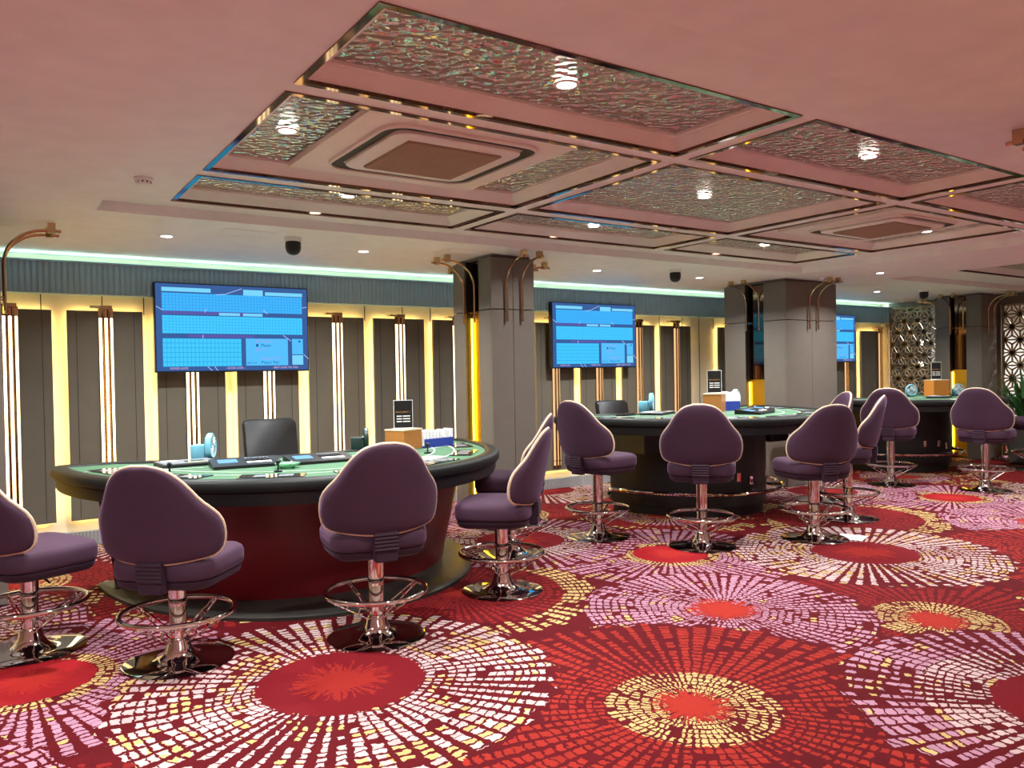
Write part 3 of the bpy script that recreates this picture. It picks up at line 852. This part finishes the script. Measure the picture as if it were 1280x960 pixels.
# ================================================================== STOOLS
def interp(x, xs, ys):
    return float(np.interp(x, xs, ys))
VT = [0, .012, .03, .06, .10, .17, .25, .33, .40, .47, .54, .60, .68, .76, .84, .90, .95, .98, 1.0]
HW = [.25, .295, .32, .338, .352, .364, .370, .368, .360, .340, .306, .275, .245, .220, .188, .158, .122, .085, .035]
BH = .50
def back_point(s, t, off):
    hw = interp(t, VT, HW); u = s*hw
    Rw = .44; ph = u/Rw
    v = t*BH + .025*(abs(s)**2)*(1-t)      # lower edge rises to the sides
    x = (Rw+off)*math.sin(ph); y = -(Rw+off)*math.cos(ph)+Rw
    return (x, y-.20*v, v)
def chair_parts():
    P = {}
    ns = 20
    tt = [0, .006, .02, .05, .1, .17, .24, .31, .38, .45, .52, .59, .66, .73, .8, .86, .91, .95, .975, .99, 1.0]
    ss = [-1+2*k/ns for k in range(ns+1)]
    fr, bk = [], []
    for t in tt:
        ef = max(0, 1-abs(2*t-1)**6)
        rowf, rowb = [], []
        for s in ss:
            es = max(0, 1-abs(s)**6)
            puff = math.sqrt(es*ef)
            rowf.append(back_point(s, t, -(.008+.040*puff))); rowb.append(back_point(s, t, .008+.028*puff))
        fr.append(rowf); bk.append(rowb)
    m = MB(); m.grid(fr); m.grid([list(reversed(r)) for r in bk])
    loop = lambda G: [G[i][-1] for i in range(len(tt))]+[G[-1][j] for j in range(ns-1, -1, -1)]+[G[i][0] for i in range(len(tt)-2, -1, -1)]+[G[0][j] for j in range(1, ns)]
    lf, lb = loop(fr), loop(bk)
    m.grid([lf, lb], close_u=True)
    bmesh.ops.remove_doubles(m.bm, verts=m.bm.verts, dist=.0006)
    P['backrest'] = (m.mesh('backrest', angle=70), m_velvet)
    mid = [tuple((p_[k_]+q_[k_])/2 for k_ in range(3)) for p_, q_ in zip(lf, lb)]
    P['piping'] = (MB().tube(mid, .0105, 8, closed=True).mesh('piping', angle=80), m_pipe)
    # seat cushion, origin at seat underside centre
    def so(hw, hd, e=2.0/4.6, n=48):
        Q = []
        for k in range(n):
            t = 2*PI*k/n; c, s = math.cos(t), math.sin(t)
            x = hw*math.copysign(abs(c)**e, c); y = hd*math.copysign(abs(s)**e, s)
            Q.append((x*(1+.06*s), y+.03))
        return Q
    o = so(.268, .245)
    P['seat_pan'] = (MB().sweep(o, [(-.07, 0), (-.035, .004), (-.008, .02), (.0, .05), (-.012, .056)], cap_bot=True, cap_top=True).mesh('seat_pan', angle=50), m_velvet_d)
    sc_ = MB().sweep(o, [(-.012, .054), (.004, .060), (.012, .078), (.013, .13), (.004, .152), (-.018, .166), (-.05, .173)], cap_bot=True)
    sc_.grid([[(x_*f_, (y_-.03)*f_+.03, z_) for x_, y_ in offset(o, -.05)] for f_, z_ in ((1, .173), (.75, .1765), (.4, .178), (.08, .178), (.002, .178))], close_u=True)
    bmesh.ops.remove_doubles(sc_.bm, verts=sc_.bm.verts, dist=.0005)
    P['seat_cushion'] = (sc_.mesh('seat_cushion', angle=70), m_velvet)
    b = MB(); b.box(-.065, .065, -.262, -.205, .0, .175, bev=.008)
    for k in range(5): b.tube([(-.066, -.262, .07+.02*k), (.066, -.262, .07+.02*k)], .011, 6)
    P['back_bracket'] = (b.mesh('back_bracket', angle=40), m_velvet_d)
    P['lift_lever'] = (MB().tube([(.03, 0, -.012), (.16, .01, -.015), (.2, .012, -.03)], .006, 6).mesh('lift_lever'), m_black)
    # chrome foot
    P['base'] = (MB().lathe([(.0, 0), (.278, 0), (.28, .006), (.270, .011), (.17, .016), (.115, .024), (.085, .042), (.065, .075), (.054, .12), (.048, .13)], 40, cap=False).mesh('base', angle=60), m_chrome)
    P['column_sleeve'] = (MB().lathe([(.043, .10), (.043, .335), (.040, .34)], 24).mesh('column_sleeve', angle=40), m_chrome)
    P['foot_ring'] = (MB().tube([(.285*math.cos(2*PI*k/40), .285*math.sin(2*PI*k/40), .265) for k in range(40)], .0145, 8, closed=True).mesh('foot_ring', angle=80), m_chrome)
    st = MB()
    a0, a1 = (.045, .13), (.278, .258)
    dx, dz = a1[0]-a0[0], a1[1]-a0[1]; L = math.hypot(dx, dz); nx, nz = -dz/L*.016, dx/L*.016
    def bar(p, q, r=.0042): st.tube([(p[0], 0, p[1]), (q[0], 0, q[1])], r, 5)
    for s in (-1, 1): bar((a0[0]+nx*s*1.4, a0[1]+nz*s*1.4), (a1[0]+nx*s*.6, a1[1]+nz*s*.6), .0055)
    for f in (.3, .62, .9): bar((a0[0]+dx*f-nx*1.1, a0[1]+dz*f-nz*1.1), (a0[0]+dx*f+nx*1.1, a0[1]+dz*f+nz*1.1), .007)
    P['strut'] = (st.mesh('strut'), m_chrome)
    for me, mm in P.values(): me.materials.append(mm)
    return {k_: v[0] for k_, v in P.items()}
CP = chair_parts()
COLUMN = MB().lathe([(.046, 0), (.046, 1)], 24).mesh('gas_column', angle=40); COLUMN.materials.append(m_chrome)
def stool(x, y, heading, zsb, label, group, spin=20):
    """heading: degrees clockwise from +y, the way the sitter looks; zsb: height of the seat underside"""
    rz = -R(heading)
    root = empty('bar_stool', (x, y, 0), rz); tag(root, label, 'stool', group)
    for nm in ('base', 'column_sleeve', 'foot_ring'): link(nm, CP[nm], None, root)
    for k in range(4):
        o = link('strut', CP['strut'], None, root); o.rotation_euler = (0, 0, R(spin+90*k)-rz)
    c = link('column', COLUMN, None, root); c.location = (0, 0, .30); c.scale = (1, 1, zsb-.29)
    seat = link('seat', CP['seat_cushion'], None, root); seat.location = (0, 0, zsb)
    link('seat_pan', CP['seat_pan'], None, seat)
    br = link('back_bracket', CP['back_bracket'], None, root); br.location = (0, 0, zsb)
    lv = link('lift_lever', CP['lift_lever'], None, root); lv.location = (0, 0, zsb)
    bk = link('backrest', CP['backrest'], None, root); bk.location = (0, -.235, zsb+.15)
    link('piping', CP['piping'], None, bk)
    return root
G1, G2, G3 = 'purple stools at the nearest table', 'purple stools at the middle table', 'purple stools at the farthest table'
stool(.2, 5.134, 67, .43, 'purple stool cut off by the left frame edge, at the nearest table', G1)
stool(.842, 4.452, 40, .42, 'lowest purple stool with its back to the viewer, left front of the nearest table', G1, 35)
stool(1.855, 4.182, 10, .48, 'purple stool with its back to the viewer, middle front of the nearest table', G1, 10)
stool(2.948, 4.533, -46, .465, 'purple stool turned sideways at the right end of the nearest table, nearer one', G1, 40)
stool(3.62, 5.40, -50, .50, 'purple stool half hidden behind another at the right end of the nearest table', G1, 25)
stool(4.602, 5.468, 86, .587, 'purple stool in profile at the left end of the middle table', G2, 30)
stool(5.034, 4.624, 49, .563, 'purple stool with its back to the viewer, centred before the middle table', G2, 50)
stool(6.027, 4.239, 22, .53, 'purple stool at the right front of the middle table, seat turned left', G2, 5)
stool(7.078, 4.596, -28, .56, 'purple stool seen edge-on right of the middle table', G2, 30)
stool(7.86, 5.45, -58, .56, 'purple stool behind others at the right end of the middle table, before the wide pillar', G2, 15)
stool(9.495, 5.562, 66, .573, 'purple stool with its back to the viewer, left front of the farthest table', G3, 25)
stool(9.879, 4.615, 80, .573, 'purple stool with its back to the viewer, right front of the farthest table', G3, 55)
stool(12.25, 5.05, -20, .573, 'purple stool cut off by the right frame edge at the farthest table', G3, 35)

# dealer chairs
def dealer_chair(x, y, heading, ztop, label, low=False):
    root = empty('office_chair', (x, y, 0), -R(heading)); tag(root, label, 'office chair', 'black dealer chairs')
    for k in range(5):
        a_ = 2*PI*k/5
        lg = MB().tube([(0, 0, .11), (.28*math.cos(a_), .28*math.sin(a_), .075)], [.03, .018], 8).build('base_leg', m_black, root)
        w_ = MB().lathe([(.02, -.02), (.028, -.015), (.028, .015), (.02, .02)], 14)
        w_.xf(Matrix.Translation((.28*math.cos(a_), .28*math.sin(a_), .03)) @ Matrix.Rotation(PI/2, 4, 'X')); w_.build('caster', m_black, lg)
    MB().lathe([(.028, .1), (.028, .48)], 16).build('gas_column', m_chrome, root)
    MB().box(-.25, .25, -.24, .25, .48, .57, bev=.035, seg=3).build('seat', m_blackl, root)
    m = MB(); h = ztop-.62
    rows = []
    out = rrect(.24, h/2, .055, 5)
    for yy, sc in ((-.03, .9), (-.045, 1.0), (-.0, 1.0), (.012, .9)):
        rows.append([(u*sc if abs(u) < .2 else u-math.copysign(.24*(1-sc)*.4, u), -.25+yy-.10*((v+h/2)/h)+.05*(u/.24)**2, .62+h/2+v*(1 if sc == 1 else .985)) for u, v in out])
    m.grid(rows, close_u=True, cap=True)
    m.build('backrest', m_blackl, root, angle=50)
    MB().tube([(0, -.2, .5), (0, -.29, .56), (0, -.3, .8)], .022, 8).build('back_post', m_black, root)
    for s in (-1, 1): MB().tube([(s*.26, -.1, .53), (s*.30, -.1, .56), (s*.30, -.1, .74), (s*.30, .12, .74)], .016, 8).build('armrest', m_black, root)
dealer_chair(2.17, 6.86, 180, 1.115, 'black office chair behind the nearest table, under the left screen')
dealer_chair(6.35, 6.95, 180, 1.14, 'black office chair behind the middle table')

# ================================================================== THINGS ON THE TABLES
TAB1, TAB2 = Z1-.003, Z2-.003
def place(name, x, y, z, rz, label, cat, group=None):
    return tag(empty(name, (x, y, z), R(rz)), label, cat, group)
def terminal(x, y, z, rz, label, w=.46, d=.27):
    t = place('keypad_terminal', x, y, z, rz, label, 'terminal', 'black keypad terminals')
    b = MB(); P = [(-d/2, 0), (d/2, 0), (d/2, .05), (-d/2, .02)]
    b.grid([[(sx, yy, zz) for yy, zz in P] for sx in (-w/2, w/2)], close_u=True, cap=True)
    b.build('body', m_black, t, smooth=False)
    tilt = math.atan2(.03, d)
    face = empty('face', (0, 0, .0352)); bpy.data.objects.remove(face)
    def on(nm, m, u0, u1, v0, v1, th=.004, par=t):
        o = MB().box(u0, u1, v0, v1, 0, th, bev=.001).build(nm, m, par, smooth=False)
        if par is t: o.location = (0, 0, .0355); o.rotation_euler = (tilt, 0, 0)
        return o
    on('display', emis('lcd_blue', (120, 170, 210), .8), -w*.40, -w*.12, -.03, .07)
    for r_ in range(3):
        for c_ in range(7): on('key', m_black if r_ else m_grey, .0+c_*.024, .0+c_*.024+.019, .065-.03*r_, .085-.03*r_, .006)
    on('key_strip', m_paper, .0, .165, -.075, -.035)
    return t
terminal(1.53, 5.62, TAB1, -6, 'black keypad terminal with blue display on the nearest table, left of the green dish')
terminal(2.03, 5.52, TAB1, -2, 'black keypad terminal with blue display on the nearest table, right of the green dish')
terminal(6.72, 5.42, TAB2, 20, 'black keypad terminal on the middle table, right of the wooden box')
terminal(7.2, 5.72, TAB2, 35, 'second black keypad terminal on the middle table, behind the nearer one')
def tablet(x, y, z, rz, label):
    t = place('card_shuffler_pad', x, y, z, rz, label, 'device', 'flat grey table devices')
    MB().box(-.19, .19, -.13, .13, 0, .022, bev=.004).build('base', m_black, t, smooth=False)
    MB().box(-.185, .185, -.125, .125, .022, .03, bev=.003).build('top_plate', m_grey, t, smooth=False)
    B('screen', m_glassdark, t, -.02, .11, -.09, .0, .03, .0325); B('label_plate', mat('yellow_label', (214, 196, 120), .5), t, -.02, .11, -.115, -.095, .03, .032); B('screen', m_white, t, -.15, -.05, .02, .1, .03, .032)
tablet(1.21, 5.98, TAB1, 5, 'flat grey electronic pad on the nearest table, before the pale blue fan')
tablet(5.98, 6.1, TAB2, 25, 'flat black electronic pad on the middle table, before the pale blue fan')
tablet(11.5, 6.0, TAB2, 15, 'flat pad on the farthest table, before the orange wooden box')
def fan(x, y, z, rz, label, mm, sc=1.0):
    t = place('desk_fan', x, y, z, rz, label, 'fan', 'small desk fans'); t.scale = (sc, sc, sc)
    MB().box(-.055, .055, .02, .12, 0, .115, bev=.012, seg=2).build('base_block', mm, t)
    ring = MB(); ring.lathe([(.085, -.02), (.092, -.012), (.092, .012), (.085, .02), (.08, .012), (.08, -.012)], 28, cap=False); ring.grid
    ring.xf(Matrix.Translation((0, -.01, .105)) @ Matrix.Rotation(PI/2, 4, 'X')); ring.build('cage_ring', mm, t)
    sp = MB()
    for k in range(16):
        a_ = 2*PI*k/16
        for yy in (-.026, .008): sp.tube([(.02*math.cos(a_), yy-.004, .105+.02*math.sin(a_)), (.086*math.cos(a_), yy+.002, .105+.086*math.sin(a_))], .0022, 4)
    tag(sp.build('cage_wires', m_white if mm is m_bluefan else mm, t), kind='stuff')
    h_ = MB(); h_.lathe([(.004, -.03), (.02, -.026), (.022, .02)], 14); h_.xf(Matrix.Translation((0, -.005, .105)) @ Matrix.Rotation(PI/2, 4, 'X')); h_.build('hub', mm, t)
    for k in range(4):
        bl = MB().box(.015, .072, -.003, .003, -.02, .02).build('blade', mat('fan_blade', (196, 226, 236), .3) if mm is m_bluefan else mm, t)
        bl.location = (0, -.005, .105); bl.rotation_euler = (R(25), -PI/2*k, 0)
fan(1.42, 6.2, TAB1, 62, 'pale blue desk fan at the back of the nearest table', m_bluefan, 1.05)
fan(2.64, 6.12, TAB1, 70, 'dark green desk fan behind the nearest table edge, left of the wooden box', m_teal, .95)
fan(6.22, 6.45, TAB2, 40, 'pale blue desk fan at the back left of the middle table', m_bluefan, 1.1)
fan(7.45, 6.3, TAB2, 20, 'white desk fan on the middle table, right of the tissue pack', m_white, 1.15)
fan(11.75, 6.55, TAB2, -40, 'pale blue desk fan left of the orange box on the farthest table', m_bluefan, .95)
fan(12.25, 6.1, TAB2, -40, 'pale blue desk fan right of the orange box on the farthest table', m_bluefan, .95)
def wood_box(x, y, z, rz, w, d, h, label, mm):
    t = place('wooden_box', x, y, z, rz, label, 'box', 'wooden card boxes')
    B('side', mm, t, -w/2, w/2, -d/2, -d/2+.01, 0, h); B('side', mm, t, -w/2, w/2, d/2-.01, d/2, 0, h)
    B('side', mm, t, -w/2, -w/2+.01, -d/2+.01, d/2-.01, 0, h); B('side', mm, t, w/2-.01, w/2, -d/2+.01, d/2-.01, 0, h)
    B('bottom', mm, t, -w/2+.01, w/2-.01, -d/2+.01, d/2-.01, 0, .01)
    lid = MB().box(-w/2-.004, w/2+.004, -d/2-.004, d/2+.004, h, h+.012, bev=.002).build('lid', mat('box_lid', (226, 200, 160), .5), t, smooth=False)
    return t
wood_box(2.93, 5.98, TAB1, 25, .24, .20, .155, 'wooden box under the black sign on the nearest table', m_wood)
wood_box(6.78, 6.02, TAB2, 30, .24, .20, .19, 'wooden box on the middle table, left of the tissue pack', m_wood)
wood_box(12.0, 6.3, TAB2, 62, .24, .24, .24, 'orange wooden box on the farthest table', mat('orange_wood', (204, 128, 52), .45))
def sign(x, y, z, rz, label, num, w=.15, h=.235):
    t = place('table_sign', x, y, z, rz, label, 'sign', 'black table limit signs')
    B('foot', m_white, t, -w/2, w/2, -.035, .035, 0, .006)
    B('acrylic_holder', m_white, t, -w/2-.005, w/2+.005, -.001, .004, .006, h+.006)
    c = B('card', m_black, t, -w/2, w/2, -.004, -.001, .010, h)
    me = text_mesh('BACCARAT '+num, .021, 'CENTER'); me.materials.append(m_gold_l)
    o = bpy.data.objects.new('lettering', me); COL.objects.link(o); o.parent = c; o.location = (0, -.0046, h*.57); o.rotation_euler = (PI/2, 0, 0)
    for k in range(3):
        for u0, u1 in ((-.055, -.012), (-.004, .056)):
            B('print_line', m_paper, c, u0, u1, -.0045, -.004, h*(.45-.095*k)-.004, h*(.45-.095*k)+.005)
sign(2.92, 5.96, TAB1+.168, -20, 'black table sign standing on the wooden box of the nearest table', '1')
sign(6.76, 6.0, TAB2+.203, -35, 'black table sign standing on the wooden box of the middle table', '2', .15, .25)
sign(12.0, 6.3, TAB2+.253, -45, 'black table sign standing on the orange box of the farthest table', '3', .13, .26)
def tissue(x, y, z, rz, label, w=.30, d=.12, h=.085):
    t = place('card_deck_rack', x, y, z, rz, label, 'rack', 'white card racks with blue bands')
    B('blue_tray', m_blue, t, -w/2, w/2, -d/2, d/2, 0, h*.55)
    n_ = 9
    for k in range(n_):
        xx = -w/2+.012+(w-.024)*k/(n_-1)
        o = MB().box(-.014, .014, -d/2+.008, d/2-.008, 0, h*(.95+.12*random.random()), bev=.003).build('card_stack', m_paper, t, smooth=False)
        o.location = (xx, 0, .012); o.rotation_euler = (0, R(random.uniform(-3, 3)), 0)
tissue(3.235, 6.0, TAB1, 12, 'white packs in a blue tray beside the wooden box on the nearest table', .32, .12, .13)
tissue(7.06, 6.05, TAB2, -20, 'white packs in a blue tray beside the wooden box on the middle table', .20, .12, .19)
tissue(12.3, 6.4, TAB2, 0, 'white packs in a blue tray behind the orange box on the farthest table', .26, .12, .2)
def dish(x, y):
    t = place('glass_dish', x, y, TAB1, 0, 'pale green glass dish on the nearest table between the two keypad terminals', 'dish')
    MB().lathe([(.0, .004), (.04, .004), (.075, .018), (.085, .034), (.081, .035), (.07, .022), (.038, .010), (.0, .010)], 28, cap=False).build('bowl', m_green, t)
    MB().tube([(.0, 0, .01), (.02, -.03, .045)], .006, 8).build('stirrer', m_white, t)
dish(1.72, 5.3)
for x, y, l in ((1.0, 5.45, 'small black gooseneck microphone at the left of the nearest table'), (1.60, 5.12, 'small black gooseneck microphone before the green dish'), (2.9, 5.5, 'small black gooseneck microphone at the right of the nearest table')):
    t = place('microphone', x, y, TAB1, 0, l, 'microphone', 'small gooseneck microphones')
    MB().lathe([(.028, 0), (.028, .008), (.01, .012)], 16).build('foot', m_black, t)
    MB().tube([(0, 0, .01), (0, 0, .04), (-.008, 0, .055)], .006, 8).build('neck', m_black, t)
    MB().lathe([(.006, .05), (.015, .058), (.016, .072), (.006, .082)], 12).build('head', m_black, t)
def card(x, y, z, rz, label, w=.2, d=.12):
    t = MB().box(-w/2, w/2, -d/2, d/2, 0, .002).build('paper_card', m_paper, None, smooth=False)
    for k in range(2):
        B('print_line', m_grey, t, -w*.35, w*.35, -d*.2+k*.03, -d*.2+k*.03+.008, .002, .0023)
    t.location = (x, y, z); t.rotation_euler = (0, 0, R(rz)); return tag(t, label, 'card', 'white paper cards on tables')
card(2.72, 5.12, TAB1+.006, 30, 'white paper card near the right rim of the nearest table', .26, .14)
card(5.82, 5.0, TAB2+.006, 25, 'white paper card near the front rim of the middle table')
card(10.9, 5.45, TAB2+.006, 10, 'white paper card near the front rim of the farthest table')
card(6.3, 4.06, .004, 20, 'white paper card lying on the carpet under the right front stool of the middle table', .22, .22)
t = place('dispenser', 5.62, 6.2, TAB2, 20, 'dark card dispenser at the left end of the middle table', 'dispenser')
MB().box(-.12, .12, -.06, .06, 0, .016, bev=.003).build('base', m_black, t); MB().box(-.11, .11, -.05, .05, .016, .022, bev=.002).build('lid', m_glassdark, t)

# ---- plant behind the farthest table
t = place('potted_plant', 12.98, 5.45, 0, 0, 'bushy green plant in a grey planter before the right lattice screen', 'plant')
MB().sweep(rrect(.2, .2, .03, 3), [(-.04, 0), (0, .02), (.03, .62), (.03, .68), (-.02, .68), (-.02, .60)], cap_bot=True).build('planter', m_pot, t)
MB().lathe([(.0, .61), (.17, .61)], 16, cap=False).build('soil', m_soil, t)
for k in range(60):
    a_ = random.uniform(0, 2*PI); el = random.uniform(1.0, 1.5); L = random.uniform(.5, 1.0)
    bx, by = .07*math.cos(a_), .07*math.sin(a_)
    rows = []
    for q in range(7):
        f = q/6; w_ = .030*math.sin(PI*min(1, .12+f*.88))+.002
        out = min(.34, L*f*math.cos(el)*(1+.4*f)); z = .62+L*f*math.sin(el)-.18*f*f*L
        cx, cy = bx+out*math.cos(a_), by+out*math.sin(a_); nx, ny = -math.sin(a_), math.cos(a_)
        rows.append([(cx-nx*w_, cy-ny*w_, z+.006), (cx, cy, z), (cx+nx*w_, cy+ny*w_, z+.006)])
    MB().grid(rows).build('leaf', m_leaf, t)
